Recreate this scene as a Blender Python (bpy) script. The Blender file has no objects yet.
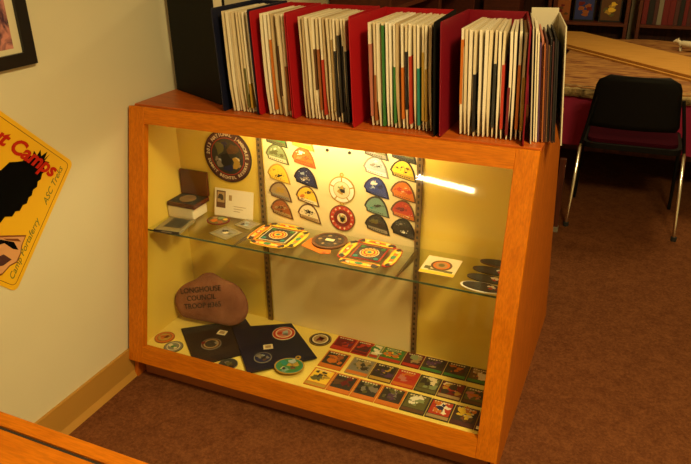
import bpy, math, random
from mathutils import Matrix, Vector
random.seed(7)
sc = bpy.context.scene
COL = sc.collection
PI = math.pi
W = 1.32            # display case width (metres)
ZT, YT = .879, .1917  # height and lean of the slanted front
ZF = -.077          # carpet level
SL = YT / ZT

# ------------------------------------------------------------------ materials
MATS = {}
def mat(name, color=(.5, .5, .5), rough=.6, metal=0, spec=.4, emit=None, estr=0, build=None):
    if name in MATS: return MATS[name]
    m = bpy.data.materials.new(name); m.use_nodes = True
    nt = m.node_tree; b = nt.nodes['Principled BSDF']
    b.inputs['Base Color'].default_value = (*color, 1)
    b.inputs['Roughness'].default_value = rough
    b.inputs['Metallic'].default_value = metal
    b.inputs['Specular IOR Level'].default_value = spec
    if emit:
        b.inputs['Emission Color'].default_value = (*emit, 1); b.inputs['Emission Strength'].default_value = estr
    if build: build(nt, b)
    m.diffuse_color = (*color, 1)
    MATS[name] = m
    return m
def noise_color(scale, c0, c1, stretch=(1, 1, 1), detail=4, bump=0, lo=.3, hi=.7, fine=None, dist=0):
    def f(nt, b):
        N = nt.nodes; L = nt.links
        tc = N.new('ShaderNodeTexCoord'); mp = N.new('ShaderNodeMapping'); mp.inputs['Scale'].default_value = stretch
        no = N.new('ShaderNodeTexNoise'); no.inputs['Scale'].default_value = scale; no.inputs['Detail'].default_value = detail
        no.inputs['Distortion'].default_value = dist
        cr = N.new('ShaderNodeValToRGB')
        cr.color_ramp.elements[0].position = lo; cr.color_ramp.elements[1].position = hi
        cr.color_ramp.elements[0].color = (*c0, 1); cr.color_ramp.elements[1].color = (*c1, 1)
        L.new(tc.outputs['Object'], mp.inputs[0]); L.new(mp.outputs[0], no.inputs['Vector'])
        L.new(no.outputs['Fac'], cr.inputs[0]); out = cr.outputs[0]
        if fine:
            n2 = N.new('ShaderNodeTexNoise'); n2.inputs['Scale'].default_value = fine; n2.inputs['Detail'].default_value = 3
            mp2 = N.new('ShaderNodeMapping'); mp2.inputs['Scale'].default_value = stretch
            L.new(tc.outputs['Object'], mp2.inputs[0]); L.new(mp2.outputs[0], n2.inputs['Vector'])
            r2 = N.new('ShaderNodeValToRGB'); r2.color_ramp.elements[0].position = .35; r2.color_ramp.elements[1].position = .6
            r2.color_ramp.elements[0].color = (.62, .62, .62, 1); r2.color_ramp.elements[1].color = (1, 1, 1, 1)
            L.new(n2.outputs['Fac'], r2.inputs[0])
            mx = N.new('ShaderNodeMixRGB'); mx.blend_type = 'MULTIPLY'; mx.inputs[0].default_value = .5
            L.new(out, mx.inputs[1]); L.new(r2.outputs[0], mx.inputs[2]); out = mx.outputs[0]
        L.new(out, b.inputs['Base Color'])
        if bump:
            bp = N.new('ShaderNodeBump'); bp.inputs['Strength'].default_value = bump; bp.inputs['Distance'].default_value = .004
            L.new(no.outputs['Fac'], bp.inputs['Height']); L.new(bp.outputs[0], b.inputs['Normal'])
    return f
OAK0, OAK1 = (.56, .148, .002), (.68, .198, .004)
mat('oak_x', OAK1, .48, spec=.2, build=noise_color(9, OAK0, OAK1, (1, 9, 9), 5, fine=30))
mat('oak_z', OAK1, .48, spec=.2, build=noise_color(9, OAK0, OAK1, (9, 9, 1), 5, fine=30, dist=.4))
mat('oak_top', (.5, .15, .03), .38, build=noise_color(7, (.44, .085, .008), (.56, .13, .014), (1, 8, 8), 5, fine=26))
mat('oak_side', (.4, .14, .02), .5, spec=.2, build=noise_color(8, (.50, .125, .006), (.60, .165, .010), (7, 7, 1), 5, fine=30))
mat('plinth', (.30, .09, .02), .6)
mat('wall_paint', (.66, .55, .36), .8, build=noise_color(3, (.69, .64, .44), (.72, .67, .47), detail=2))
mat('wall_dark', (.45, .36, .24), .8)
mat('baseboard', (.46, .24, .045), .55, spec=.2)
def carpet(nt, b):
    N = nt.nodes; L = nt.links
    tc = N.new('ShaderNodeTexCoord')
    n1 = N.new('ShaderNodeTexNoise'); n1.inputs['Scale'].default_value = 110; n1.inputs['Detail'].default_value = 5; n1.inputs['Roughness'].default_value = .75
    n2 = N.new('ShaderNodeTexNoise'); n2.inputs['Scale'].default_value = 22; n2.inputs['Detail'].default_value = 3
    ad = N.new('ShaderNodeMath'); ad.operation = 'MULTIPLY_ADD'; ad.inputs[1].default_value = .75
    m2 = N.new('ShaderNodeMath'); m2.operation = 'MULTIPLY'; m2.inputs[1].default_value = .25
    cr = N.new('ShaderNodeValToRGB'); e = cr.color_ramp.elements
    e[0].position = .36; e[0].color = (.095, .030, .011, 1); e[1].position = .64; e[1].color = (.215, .080, .028, 1)
    L.new(tc.outputs['Object'], n1.inputs['Vector']); L.new(tc.outputs['Object'], n2.inputs['Vector'])
    L.new(n2.outputs['Fac'], m2.inputs[0]); L.new(n1.outputs['Fac'], ad.inputs[0]); L.new(m2.outputs[0], ad.inputs[2])
    L.new(ad.outputs[0], cr.inputs[0]); L.new(cr.outputs[0], b.inputs['Base Color'])
    bp = N.new('ShaderNodeBump'); bp.inputs['Strength'].default_value = .6; bp.inputs['Distance'].default_value = .004
    L.new(n1.outputs['Fac'], bp.inputs['Height']); L.new(bp.outputs[0], b.inputs['Normal'])
mat('carpet', (.2, .11, .06), .95, spec=.1, build=carpet)
mat('case_cream', (.68, .50, .14), .55, build=noise_color(2, (.80, .58, .085), (.83, .61, .095), detail=1))
mat('case_board', (.80, .66, .33), .6)
mat('case_floor', (.86, .68, .15), .55)
mat('bracket_metal', (.26, .17, .07), .45, .7)
mat('slot', (.04, .03, .02), .7)
mat('shelf_edge', (.05, .10, .05), .15, spec=.8)
def thin_glass(tint, refl=.05):
    def f(nt, b):
        N = nt.nodes; L = nt.links
        tr = N.new('ShaderNodeBsdfTransparent'); tr.inputs[0].default_value = (*tint, 1)
        gl = N.new('ShaderNodeBsdfGlossy'); gl.inputs['Roughness'].default_value = .03
        lw = N.new('ShaderNodeLayerWeight'); lw.inputs['Blend'].default_value = .5
        pw = N.new('ShaderNodeMath'); pw.operation = 'POWER'; pw.inputs[1].default_value = 5
        ma = N.new('ShaderNodeMath'); ma.operation = 'MULTIPLY_ADD'; ma.inputs[1].default_value = .9; ma.inputs[2].default_value = refl
        mx = N.new('ShaderNodeMixShader')
        L.new(lw.outputs['Facing'], pw.inputs[0]); L.new(pw.outputs[0], ma.inputs[0]); L.new(ma.outputs[0], mx.inputs[0])
        L.new(tr.outputs[0], mx.inputs[1]); L.new(gl.outputs[0], mx.inputs[2])
        L.new(mx.outputs[0], nt.nodes['Material Output'].inputs[0])
    return f
mat('front_glass', build=thin_glass((.985, .985, .97), .022))
mat('shelf_glass', build=thin_glass((.95, .97, .92), .045))
mat('tube_glow', emit=(1, .80, .38), estr=88)
mat('tube_room', emit=(1, .84, .50), estr=90)
mat('white_metal', (.7, .68, .6), .4)
mat('black_plastic', (.004, .004, .004), .6, spec=.15)
mat('black_cloth', (.006, .006, .007), .8)
mat('navy_vinyl', (.008, .010, .03), .4)
mat('red_vinyl', (.38, .008, .014), .45, spec=.2)
mat('crimson_vinyl', (.20, .006, .016), .45, spec=.2)
mat('white_vinyl', (.62, .56, .42), .5)
mat('chrome', (.8, .78, .72), .18, 1)
mat('burgundy', (.035, .002, .008), .9, spec=.05)
mat('magenta_cloth', (.34, .012, .06), .8, build=noise_color(5, (.26, .008, .045), (.40, .016, .075), (2, 1, .3), 2))
mat('dark_wood', (.07, .018, .008), .5, build=noise_color(7, (.05, .012, .006), (.12, .03, .012), (8, 8, 1), 4))
mat('shelf_wood', (.10, .02, .008), .5, build=noise_color(7, (.07, .013, .006), (.12, .025, .009), (1, 6, 8), 4))
mat('pale_plank', (.66, .34, .07), .55, build=noise_color(6, (.60, .29, .05), (.72, .38, .09), (1, 8, 8), 4))
def slab_m(nt, b):
    N = nt.nodes; L = nt.links
    tc = N.new('ShaderNodeTexCoord'); mp = N.new('ShaderNodeMapping'); mp.inputs['Scale'].default_value = (1.2, 4, 4)
    no = N.new('ShaderNodeTexNoise'); no.inputs['Scale'].default_value = 5; no.inputs['Detail'].default_value = 6; no.inputs['Distortion'].default_value = 1.2
    cr = N.new('ShaderNodeValToRGB'); e = cr.color_ramp.elements
    e[0].position = .33; e[0].color = (.16, .04, .012, 1); e[1].position = .58; e[1].color = (.46, .22, .06, 1)
    L.new(tc.outputs['Object'], mp.inputs[0]); L.new(mp.outputs[0], no.inputs['Vector']); L.new(no.outputs['Fac'], cr.inputs[0])
    L.new(cr.outputs[0], b.inputs['Base Color'])
mat('slab_wood', (.4, .2, .06), .7, build=slab_m)
mat('bark', (.2, .13, .05), .95, build=noise_color(26, (.06, .035, .015), (.42, .30, .13), (1, 1, 1), 6, bump=1, lo=.35, hi=.62))
mat('rock', (.22, .09, .05), .85, build=noise_color(14, (.17, .050, .022), (.36, .14, .065), (1, 1, 1), 6, bump=.5))
mat('rock_paint', (.035, .015, .012), .8)
mat('sign_yellow', (.86, .50, .015), .4)
mat('sign_black', (.003, .003, .003), .9, spec=.05)
mat('sign_red', (.50, .018, .008), .6, spec=.1)
mat('sign_green', (.16, .17, .03), .6)
mat('sign_line', (.22, .06, .008), .5)
mat('skin_tone', (.70, .36, .15), .6)
mat('frame_black', (.010, .009, .009), .35)
mat('mat_board', (.72, .66, .45), .8)
mat('picture', (.3, .1, .09), .6, build=noise_color(20, (.05, .02, .05), (.62, .26, .22), (1, 1, 1), 5, lo=.38, hi=.6, dist=1.5))
mat('leather_black', (.02, .014, .014), .5)
mat('mahogany', (.07, .012, .008), .25)
mat('white_card', (.78, .70, .50), .6)
mat('clear_sleeve', (.26, .22, .11), .2)
mat('bronze', (.30, .20, .09), .4, .5)
mat('ivory', (.70, .62, .45), .5)
mat('rubber', (.02, .02, .02), .8)
def C(name, r, g, b, rough=.6): return mat('dye_' + name, (r, g, b), rough).name
for n, c in dict(black=(.012, .010, .010), dark=(.05, .04, .03), charcoal=(.045, .045, .035), white=(.82, .78, .62), cream=(.75, .64, .38), yellow=(.85, .56, .04),
                 gold=(.62, .38, .05), orange=(.80, .22, .02), rust=(.45, .13, .03), red=(.62, .05, .02), maroon=(.20, .012, .015), brown=(.16, .07, .025),
                 tan=(.50, .34, .14), olive=(.16, .15, .04), green=(.06, .26, .05), sage=(.32, .40, .17), mint=(.22, .40, .30), teal=(.03, .30, .24),
                 blue=(.04, .06, .26), navy=(.015, .02, .09), sky=(.50, .60, .60), pink=(.70, .25, .18), purple=(.12, .05, .14), grey=(.30, .27, .20),
                 plum=(.10, .03, .03)).items():
    q = 1 if n in ('white', 'cream', 'yellow', 'black') else .72
    C(n, *[v * q for v in c])

# ------------------------------------------------------------------ mesh builder
class MB:
    def __init__(s): s.v = []; s.f = []; s.m = []; s.sm = []; s.names = []
    def mi(s, name):
        if not name: name = 'white_card'
        if name not in MATS and 'dye_' + name in MATS: name = 'dye_' + name
        if name not in s.names: s.names.append(name)
        return s.names.index(name)
    def add(s, vs, fs, m, M=None, smooth=False):
        b = len(s.v)
        for v in vs:
            v = Vector(v)
            s.v.append(M @ v if M else v)
        k = s.mi(m)
        for f in fs: s.f.append([b + i for i in f]); s.m.append(k); s.sm.append(smooth)
        return s
    def box(s, x0, x1, y0, y1, z0, z1, m, M=None, bev=0):
        if bev:
            b = bev
            vs = []
            for z, i in ((z0, b), (z0 + b, 0), (z1 - b, 0), (z1, b)):
                for x, y in ((x0 + i, y0 + b), (x0 + b, y0 + i), (x1 - b, y0 + i), (x1 - i, y0 + b), (x1 - i, y1 - b), (x1 - b, y1 - i), (x0 + b, y1 - i), (x0 + i, y1 - b)):
                    vs.append((x, y, z))
            fs = [tuple(range(7, -1, -1)), tuple(range(24, 32))]
            for l in range(3):
                for k in range(8): fs.append((l * 8 + k, l * 8 + (k + 1) % 8, l * 8 + 8 + (k + 1) % 8, l * 8 + 8 + k))
            return s.add(vs, fs, m, M)
        vs = [(x0, y0, z0), (x1, y0, z0), (x1, y1, z0), (x0, y1, z0), (x0, y0, z1), (x1, y0, z1), (x1, y1, z1), (x0, y1, z1)]
        return s.add(vs, [(3, 2, 1, 0), (4, 5, 6, 7), (0, 1, 5, 4), (1, 2, 6, 5), (2, 3, 7, 6), (3, 0, 4, 7)], m, M)
    def prism(s, pts, z0, z1, m, M=None, mside=None, smooth=False):
        n = len(pts)
        a = sum(pts[i][0] * pts[(i + 1) % n][1] - pts[(i + 1) % n][0] * pts[i][1] for i in range(n))
        if a < 0: pts = pts[::-1]
        vs = [(x, y, z0) for x, y in pts] + [(x, y, z1) for x, y in pts]
        s.add(vs, [tuple(range(n - 1, -1, -1)), tuple(range(n, 2 * n))], m, M)
        return s.add(vs, [(i, (i + 1) % n, n + (i + 1) % n, n + i) for i in range(n)], mside or m, M, smooth)
    def ring(s, r0, r1, z0, z1, m, M=None, n=40, sy=1):
        vs = []
        for r, z in ((r0, z0), (r1, z0), (r1, z1), (r0, z1)):
            vs += [(r * math.cos(2 * PI * i / n), sy * r * math.sin(2 * PI * i / n), z) for i in range(n)]
        fs = []
        for l in range(4):
            for i in range(n):
                fs.append((l * n + i, l * n + (i + 1) % n, ((l + 1) % 4) * n + (i + 1) % n, ((l + 1) % 4) * n + i))
        return s.add(vs, fs, m, M)
    def tube(s, pts, r, m, n=10, M=None):
        pts = [Vector(p) for p in pts]; vs = []; 
        up = Vector((0, 0, 1))
        for i, p in enumerate(pts):
            t = (pts[min(i + 1, len(pts) - 1)] - pts[max(i - 1, 0)]).normalized()
            a = t.cross(up)
            if a.length < 1e-3: a = t.cross(Vector((1, 0, 0)))
            a.normalize(); b = t.cross(a)
            rr = r[i] if isinstance(r, (list, tuple)) else r
            vs += [p + rr * (math.cos(2 * PI * k / n) * a + math.sin(2 * PI * k / n) * b) for k in range(n)]
        fs = []
        for i in range(len(pts) - 1):
            for k in range(n): fs.append((i * n + k, i * n + (k + 1) % n, (i + 1) * n + (k + 1) % n, (i + 1) * n + k))
        s.add(vs, fs, m, M, True)
        e = (len(pts) - 1) * n
        return s.add(vs, [tuple(range(n)), tuple(e + k for k in range(n - 1, -1, -1))], m, M)
    def text(s, body, size, m, M, shear=0, off=0, align='CENTER', ext=.0004):
        vs, fs = text_geo(body, size, shear, off, align, ext)
        return s.add(vs, fs, m, M)
    def build(s, name, parent=None, loc=None, kind=None, label=None):
        me = bpy.data.meshes.new(name)
        me.from_pydata([tuple(v) for v in s.v], [], s.f)
        for n in s.names: me.materials.append(MATS[n])
        for p, k, q in zip(me.polygons, s.m, s.sm): p.material_index = k; p.use_smooth = q
        me.update()
        o = bpy.data.objects.new(name, me); COL.objects.link(o)
        if parent: o.parent = parent
        if loc is not None: o.location = loc
        if kind: o['kind'] = kind
        if label: o['label'] = label
        return o
def text_geo(body, size, shear, off, align, ext):
    c = bpy.data.curves.new('t', 'FONT'); c.body = body; c.size = size; c.shear = shear; c.offset = off
    c.align_x = align; c.align_y = 'CENTER'; c.extrude = ext; c.resolution_u = 3
    o = bpy.data.objects.new('t', c); COL.objects.link(o)
    me = bpy.data.meshes.new_from_object(o.evaluated_get(bpy.context.evaluated_depsgraph_get()))
    vs = [v.co.copy() for v in me.vertices]; fs = [tuple(p.vertices) for p in me.polygons]
    bpy.data.objects.remove(o); bpy.data.curves.remove(c); bpy.data.meshes.remove(me)
    return vs, fs
def tag(o, label, cat, group=None):
    o['label'] = label; o['category'] = cat
    if group: o['group'] = group
    return o
def thing(name, loc, label, cat, group=None, rz=0):
    o = bpy.data.objects.new(name, None); COL.objects.link(o)
    o.location = loc; o.rotation_euler = (0, 0, rz); o.empty_display_size = .05
    return tag(o, label, cat, group)
def T(x, y, z): return Matrix.Translation((x, y, z))
def RX(a): return Matrix.Rotation(a, 4, 'X')
def RY(a): return Matrix.Rotation(a, 4, 'Y')
def RZ(a): return Matrix.Rotation(a, 4, 'Z')
def circ(r, n=28, sy=1, cx=0, cy=0, a0=0): return [(cx + r * math.cos(a0 + 2 * PI * i / n), cy + sy * r * math.sin(a0 + 2 * PI * i / n)) for i in range(n)]
def rect(x0, x1, y0, y1): return [(x0, y0), (x1, y0), (x1, y1), (x0, y1)]
def rrect(x0, x1, y0, y1, r, n=5):
    p = []
    for cx, cy, a in ((x1 - r, y0 + r, -PI / 2), (x1 - r, y1 - r, 0), (x0 + r, y1 - r, PI / 2), (x0 + r, y0 + r, PI)):
        p += [(cx + r * math.cos(a + PI / 2 * k / n), cy + r * math.sin(a + PI / 2 * k / n)) for k in range(n + 1)]
    return p
def blob(cx, cy, r, rnd, n=9, j=.45, sy=1): return [(cx + (q := r * (1 + rnd.uniform(-j, j))) * math.cos(2 * PI * i / n), cy + sy * q * math.sin(2 * PI * i / n)) for i in range(n)]

# ------------------------------------------------------------------ room
def struct(name, mb): return mb.build(name, kind='structure')
struct('floor', MB().box(-.15, 4.2, -3.0, 4.8, ZF - .05, ZF, 'carpet'))
struct('wall_left', MB().box(-.13, -.01, -3.0, 4.8, ZF, 2.5, 'wall_paint'))
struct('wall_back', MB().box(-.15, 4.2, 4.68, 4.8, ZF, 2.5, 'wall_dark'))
struct('wall_front', MB().box(-.15, 4.2, -3.1, -3.0, ZF, 2.5, 'wall_paint'))
struct('ceiling', MB().box(-.15, 4.2, -3.1, 4.8, 2.5, 2.56, 'wall_paint'))
struct('wall_right', MB().box(4.2, 4.3, -3.1, 4.8, ZF, 2.5, 'wall_paint'))
bb = MB()
bb.box(-.0101, .0, -3.0, 4.6, ZF, .035, 'baseboard'); bb.prism([(0, ZF), (.014, ZF), (0, ZF + .02)], -3.0, 4.6, 'baseboard', Matrix(((1, 0, 0, 0), (0, 0, 1, 0), (0, 1, 0, 0), (0, 0, 0, 1))))
struct('baseboard_left', bb)

# ------------------------------------------------------------------ display case
case = thing('display_case', (0, 0, ZF), 'oak and glass display case with slanted front full of badges', 'display case')
OFF = Vector((0, 0, -ZF))
def cpart(mb, name, parent=None, label=None):
    o = mb.build(name, parent or case, label=label)
    if parent is None: o.location = OFF
    return o
ANG = math.atan(SL); FM = RX(-ANG)       # local z runs up the slanted front, local y inward
H = math.hypot(ZT, YT)
SW, RT, RB, TH = .0615, .054, .062, .026
for x in (0, W - SW):
    cpart(MB().box(x, x + SW, 0, TH, 0, H, 'oak_z', FM, bev=.0015), 'stile')
cpart(MB().box(SW, W - SW, .0005, TH, H - RT, H - .0005, 'oak_x', FM), 'rail')
cpart(MB().box(SW, W - SW, .0005, TH, .0005, RB, 'oak_x', FM), 'rail')
YZ = Matrix(((0, 0, 1, 0), (1, 0, 0, 0), (0, 1, 0, 0), (0, 0, 0, 1)))   # (a,b,c)->(c,a,b)
def side_poly(ins=0): return [(.030 + SL * ZF, ZF + .001), (1.0 - ins, ZF + .001), (.66 - ins, ZT - .02), (.030 + SL * (ZT - .02), ZT - .02)]
for x0, x1 in ((.003, .020), (W - .020, W - .003)):
    cpart(MB().prism(side_poly(), x0, x1, 'oak_side', YZ), 'side_panel')
for x0 in (.0202, W - .0242):
    cpart(MB().prism([(.040 + SL * .04, .033), (.389, .033), (.389, ZT - .022), (.040 + SL * ZT, ZT - .022)], x0, x0 + .004, 'case_cream', YZ), 'side_lining')
cpart(MB().box(0.001, W - .001, YT + .026, .665, ZT - .019, ZT, 'oak_top', bev=.002), 'top_board')
cpart(MB().box(.03, W - .03, .046, .062, ZF + .001, 0.03, 'plinth'), 'plinth')
cpart(MB().box(.0202, W - .0202, .034, .62, .016, .032, 'case_floor'), 'case_floor')
cpart(MB().box(.0202, W - .0202, .390, .402, .0325, ZT - .021, 'case_cream'), 'back_panel')
cpart(MB().box(.382, .932, .3868, .3898, .033, ZT - .022, 'case_board'), 'backing_board')
cpart(MB().prism([(.985, ZF + .001), (.999, ZF + .001), (.655, ZT - .022), (.641, ZT - .022)], .021, W - .021, 'oak_side', YZ), 'rear_panel')
cpart(MB().box(SW - .008, W - SW + .008, TH + .0005, TH + .0045, RB - .01, H - RT + .006, 'front_glass', FM), 'glass_pane')
for x in (.369, .9425):
    st = MB().box(x - .009, x + .009, .3795, .3868, .034, .80, 'bracket_metal')
    z = .05
    while z < .79: st.box(x - .003, x + .003, .3788, .3797, z, z + .010, 'slot'); z += .0205
    cpart(st, 'shelf_standard')
    cpart(MB().prism([(.168, .440), (.379, .415), (.379, .4435), (.168, .4435)], x - .0025, x + .0025, 'bracket_metal', YZ), 'shelf_bracket')
gs = MB().box(.026, W - .026, .166, .378, .4440, .4500, 'shelf_glass')
gs.box(.026, W - .026, .1645, .166, .4440, .4500, 'shelf_edge')
cpart(gs, 'glass_shelf', label='clear glass shelf with dark green front edge')
for x in (.625, .704): cpart(MB().prism(circ(.0055, 12), 0, .003, 'slot', T(x, .3866, .742) @ RX(PI / 2)), 'screw')
# lamp tucked behind the top rail
lamp = thing('fluorescent_lamp', (.66, .252, .845), 'lit warm tube lamp fixed under the display case top', 'lamp')
MB().box(-.30, .30, -.02, .02, .0, .0125, 'white_metal').build('lamp_housing', lamp)
MB().tube([(-.27, 0, -.013), (.27, 0, -.013)], .009, 'tube_glow', 12).build('lamp_tube', lamp)

# ------------------------------------------------------------------ badges on the back board
def patch_outline(w=.088, h=.070):
    # shoulder badge: left tip, domed top, long right edge ending in a low corner
    p = [(-.50, .02), (-.43, .22), (-.33, .38), (-.20, .50), (-.05, .56), (.10, .54), (.22, .44), (.32, .28), (.40, .08), (.46, -.16), (.52, -.46),
         (.20, -.40), (-.12, -.32), (-.40, -.24), (-.42, -.10)]
    return [(x * w, y * h) for x, y in p]
def scaled(pts, k, dx=0, dy=0): return [(x * k + dx, y * k + dy) for x, y in pts]
def band(pts, lo, hi):
    # slice of a convex-ish outline between two slanted heights
    out = []; n = len(pts)
    g = lambda p: p[1] + .16 * p[0]
    def clip(ps, s, lim):
        r = []
        for i in range(len(ps)):
            a, b = ps[i], ps[(i + 1) % len(ps)]
            ia, ib = s * (g(a) - lim) >= 0, s * (g(b) - lim) >= 0
            if ia: r.append(a)
            if ia != ib:
                t = (lim - g(a)) / (g(b) - g(a)); r.append((a[0] + t * (b[0] - a[0]), a[1] + t * (b[1] - a[1])))
        return r
    return clip(clip(pts, 1, lo), -1, hi)
GP = 'shoulder badges pinned in four columns on the back board'
def shoulder(x, z, border, field, strip, motif, seed, label):
    rnd = random.Random(seed); M = T(x, .3866, z) @ RX(PI / 2)
    P = patch_outline(); mb = MB()
    mb.prism(P, .0003, .0022, border, M)
    Q = scaled(P, .85); mb.prism(Q, .0022, .0027, field, M)
    lo = min(p[1] + .16 * p[0] for p in Q)
    B = band(Q, lo, lo + .012)
    if len(B) > 2: mb.prism(scaled(B, .97), .0027, .0030, strip, M)
    for c, bx, by, r in motif:
        mb.prism(blob(bx * .088, by * .062, r * .070, rnd, 11, .5, .6), .0027, .0031, c, M)
        for k in range(6): mb.prism(blob((bx + rnd.uniform(-.2, .2)) * .088, (by + rnd.uniform(-.12, .12)) * .062, r * .022, rnd, 7, .5, .6), .0027, .0032, c, M)
    for k in range(7):   # lettering band
        mb.box(-.026 + k * .0075, -.026 + k * .0075 + .0045, lo + .0075 - .0012 * k, lo + .0105 - .0012 * k, .0030, .0033, border if strip != border else field, M)
    return tag(mb.build('shoulder_badge'), label, 'badge', GP)
ROWZ = [.762, .703, .633, .567, .503]
cols = [
 (.438, [('dark', 'green', 'olive', [('dark', 0, .1, .2)], 'green shoulder badge half hidden under the top rail, leftmost column'),
         ('olive', 'sage', 'cream', [('olive', -.1, .12, .2), ('olive', .2, .0, .13), ('white', -.05, .35, .08)], 'pale green shoulder badge with dark hills, leftmost column'),
         ('gold', 'yellow', 'yellow', [('black', .06, -.04, .10), ('black', .0, -.12, .07), ('gold', -.2, .25, .09)], 'plain bright yellow shoulder badge with small black figure, leftmost column'),
         ('brown', 'tan', 'grey', [('gold', 0, .15, .25)], 'beige shoulder badge with brown border above the brown tree one'),
         ('brown', 'rust', 'tan', [('brown', 0, .15, .16), ('tan', .18, .15, .12), ('tan', -.2, .1, .12), ('brown', .0, -.1, .1)], 'brown and tan shoulder badge lowest in leftmost column')]),
 (.541, [('gold', 'sage', 'yellow', [('olive', 0, .0, .2)], 'yellow-green shoulder badge half hidden under the top rail, second column'),
         ('rust', 'orange', 'rust', [('white', -.1, .3, .13), ('rust', .15, .05, .18), ('tan', -.2, -.02, .12)], 'orange shoulder badge with white arch and rust hills, second column'),
         ('black', 'navy', 'navy', [('sky', -.12, .28, .11), ('grey', .0, .0, .16), ('white', -.1, -.1, .07)], 'dark navy shoulder badge with pale lettering, second column'),
         ('brown', 'yellow', 'cream', [('brown', .05, .25, .13), ('orange', -.2, .0, .13), ('brown', -.22, -.15, .07)], 'yellow shoulder badge with brown arching animal, second column'),
         ('brown', 'cream', 'tan', [('black', .0, .12, .13), ('black', -.12, .18, .07), ('black', .14, .14, .07), ('black', 0, -.08, .04)], 'cream shoulder badge with black spreading tree, second column')]),
 (.797, [('dark', 'olive', 'grey', [('white', .1, .0, .1)], 'dark shoulder badge half hidden under the top rail, third column'),
         ('grey', 'sky', 'white', [('grey', -.1, .15, .13), ('dark', .12, .1, .07), ('white', 0, .35, .09)], 'pale blue shoulder badge with grey scene, third column'),
         ('navy', 'blue', 'blue', [('white', -.1, .3, .14), ('sky', -.12, .05, .1), ('navy', .15, .12, .14)], 'bright blue shoulder badge with white top, third column'),
         ('dark', 'mint', 'mint', [('dark', -.02, .08, .12), ('dark', .12, .15, .07), ('teal', -.2, -.05, .08)], 'mint green shoulder badge with dark bird, third column'),
         ('black', 'charcoal', 'grey', [('olive', -.12, .2, .18), ('dark', .15, .05, .16)], 'dark olive shoulder badge lowest in third column')]),
 (.889, [('black', 'olive', 'charcoal', [('cream', .1, .0, .09)], 'black shoulder badge half hidden under the top rail, rightmost column'),
         ('dark', 'yellow', 'gold', [('dark', -.22, .18, .07), ('dark', -.05, .22, .06), ('brown', .15, .18, .09), ('brown', .1, -.02, .07)], 'yellow shoulder badge with dark figures and numerals, rightmost column'),
         ('brown', 'orange', 'orange', [('red', -.12, .15, .15), ('cream', -.02, .05, .06), ('red', .2, .05, .12), ('cream', .1, .25, .05)], 'orange-red shoulder badge with tangled red scene, rightmost column'),
         ('brown', 'red', 'orange', [('maroon', -.08, .12, .16), ('orange', .1, .35, .07), ('cream', .18, -.25, .06)], 'solid red shoulder badge, rightmost column'),
         ('black', 'charcoal', 'dark', [('grey', -.1, .3, .08), ('white', .0, -.15, .08)], 'charcoal shoulder badge lowest in rightmost column')]),
]
for ci, (x, rows) in enumerate(cols):
    for ri, (b, f, s, m, lab) in enumerate(rows):
        xx = x + ((ri - 2) * .0045 if ci == 1 else (ri - 2) * .002)
        shoulder(xx, ROWZ[ri], b, f, s, m, ci * 10 + ri, lab)
# two hanging round medallion badges
def ring_text(mb, body, r, size, m, M, a_mid, flip=False, z=.003, step=None):
    st = step or size * .72 / r
    n = len(body)
    for i, ch in enumerate(body):
        if ch == ' ': continue
        k = i - (n - 1) / 2
        a = a_mid - k * st * (-1 if flip else 1)
        R = M @ T(r * math.cos(a), r * math.sin(a), z) @ RZ(a - PI / 2 + (PI if flip else 0))
        mb.text(ch, size, m, R, off=size * .02, ext=.0002)
def round_badge(name, x, z, border, ringc, centre, label, loop=True):
    M = T(x, .3865, z) @ RX(PI / 2); mb = MB()
    mb.prism(circ(.0475, 40), 0, .0022, border, M)
    mb.prism(circ(.0435, 40), .0022, .0026, ringc, M)
    mb.ring(.0285, .0305, .0026, .003, border, M)
    mb.prism(circ(.0285, 32), .0026, .0028, centre, M)
    rnd = random.Random(int(z * 1000))
    mb.prism(circ(.018, 24), .0028, .0031, 'cream', M)
    mb.prism(blob(0, 0, .013, rnd), .0031, .0034, 'gold', M); mb.prism(blob(.002, -.003, .008, rnd), .0034, .0037, 'black', M)
    mb.prism(blob(-.008, .008, .005, rnd), .0034, .0037, 'sage', M); mb.prism(blob(.009, .007, .005, rnd), .0034, .0037, 'grey', M)
    if ringc == 'white':
        for a in range(5): mb.prism(rect(.029, .0435, -.0022, .0022), .0026, .003, 'gold', M @ RZ(PI / 2 + a * 2 * PI / 5))
    else:
        for a in range(14): mb.prism(circ(.0035, 8), .0026, .003, 'cream' if a % 3 else 'pink', M @ RZ(a * PI / 7) @ T(.037, 0, 0))
    o = mb.build(name)
    if loop: MB().ring(.004, .0072, 0, .002, 'gold', T(x, .3865, z + .0535) @ RX(PI / 2), 18).build('hanging_loop', o)
    return tag(o, label, 'badge', 'round badges on the back board')
round_badge('round_badge', .675, .610, 'gold', 'white', 'cream', 'white and gold round badge hanging by a loop, upper middle of board')
round_badge('round_badge', .675, .508, 'brown', 'red', 'maroon', 'red round badge directly below the white and gold one', True)
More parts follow.
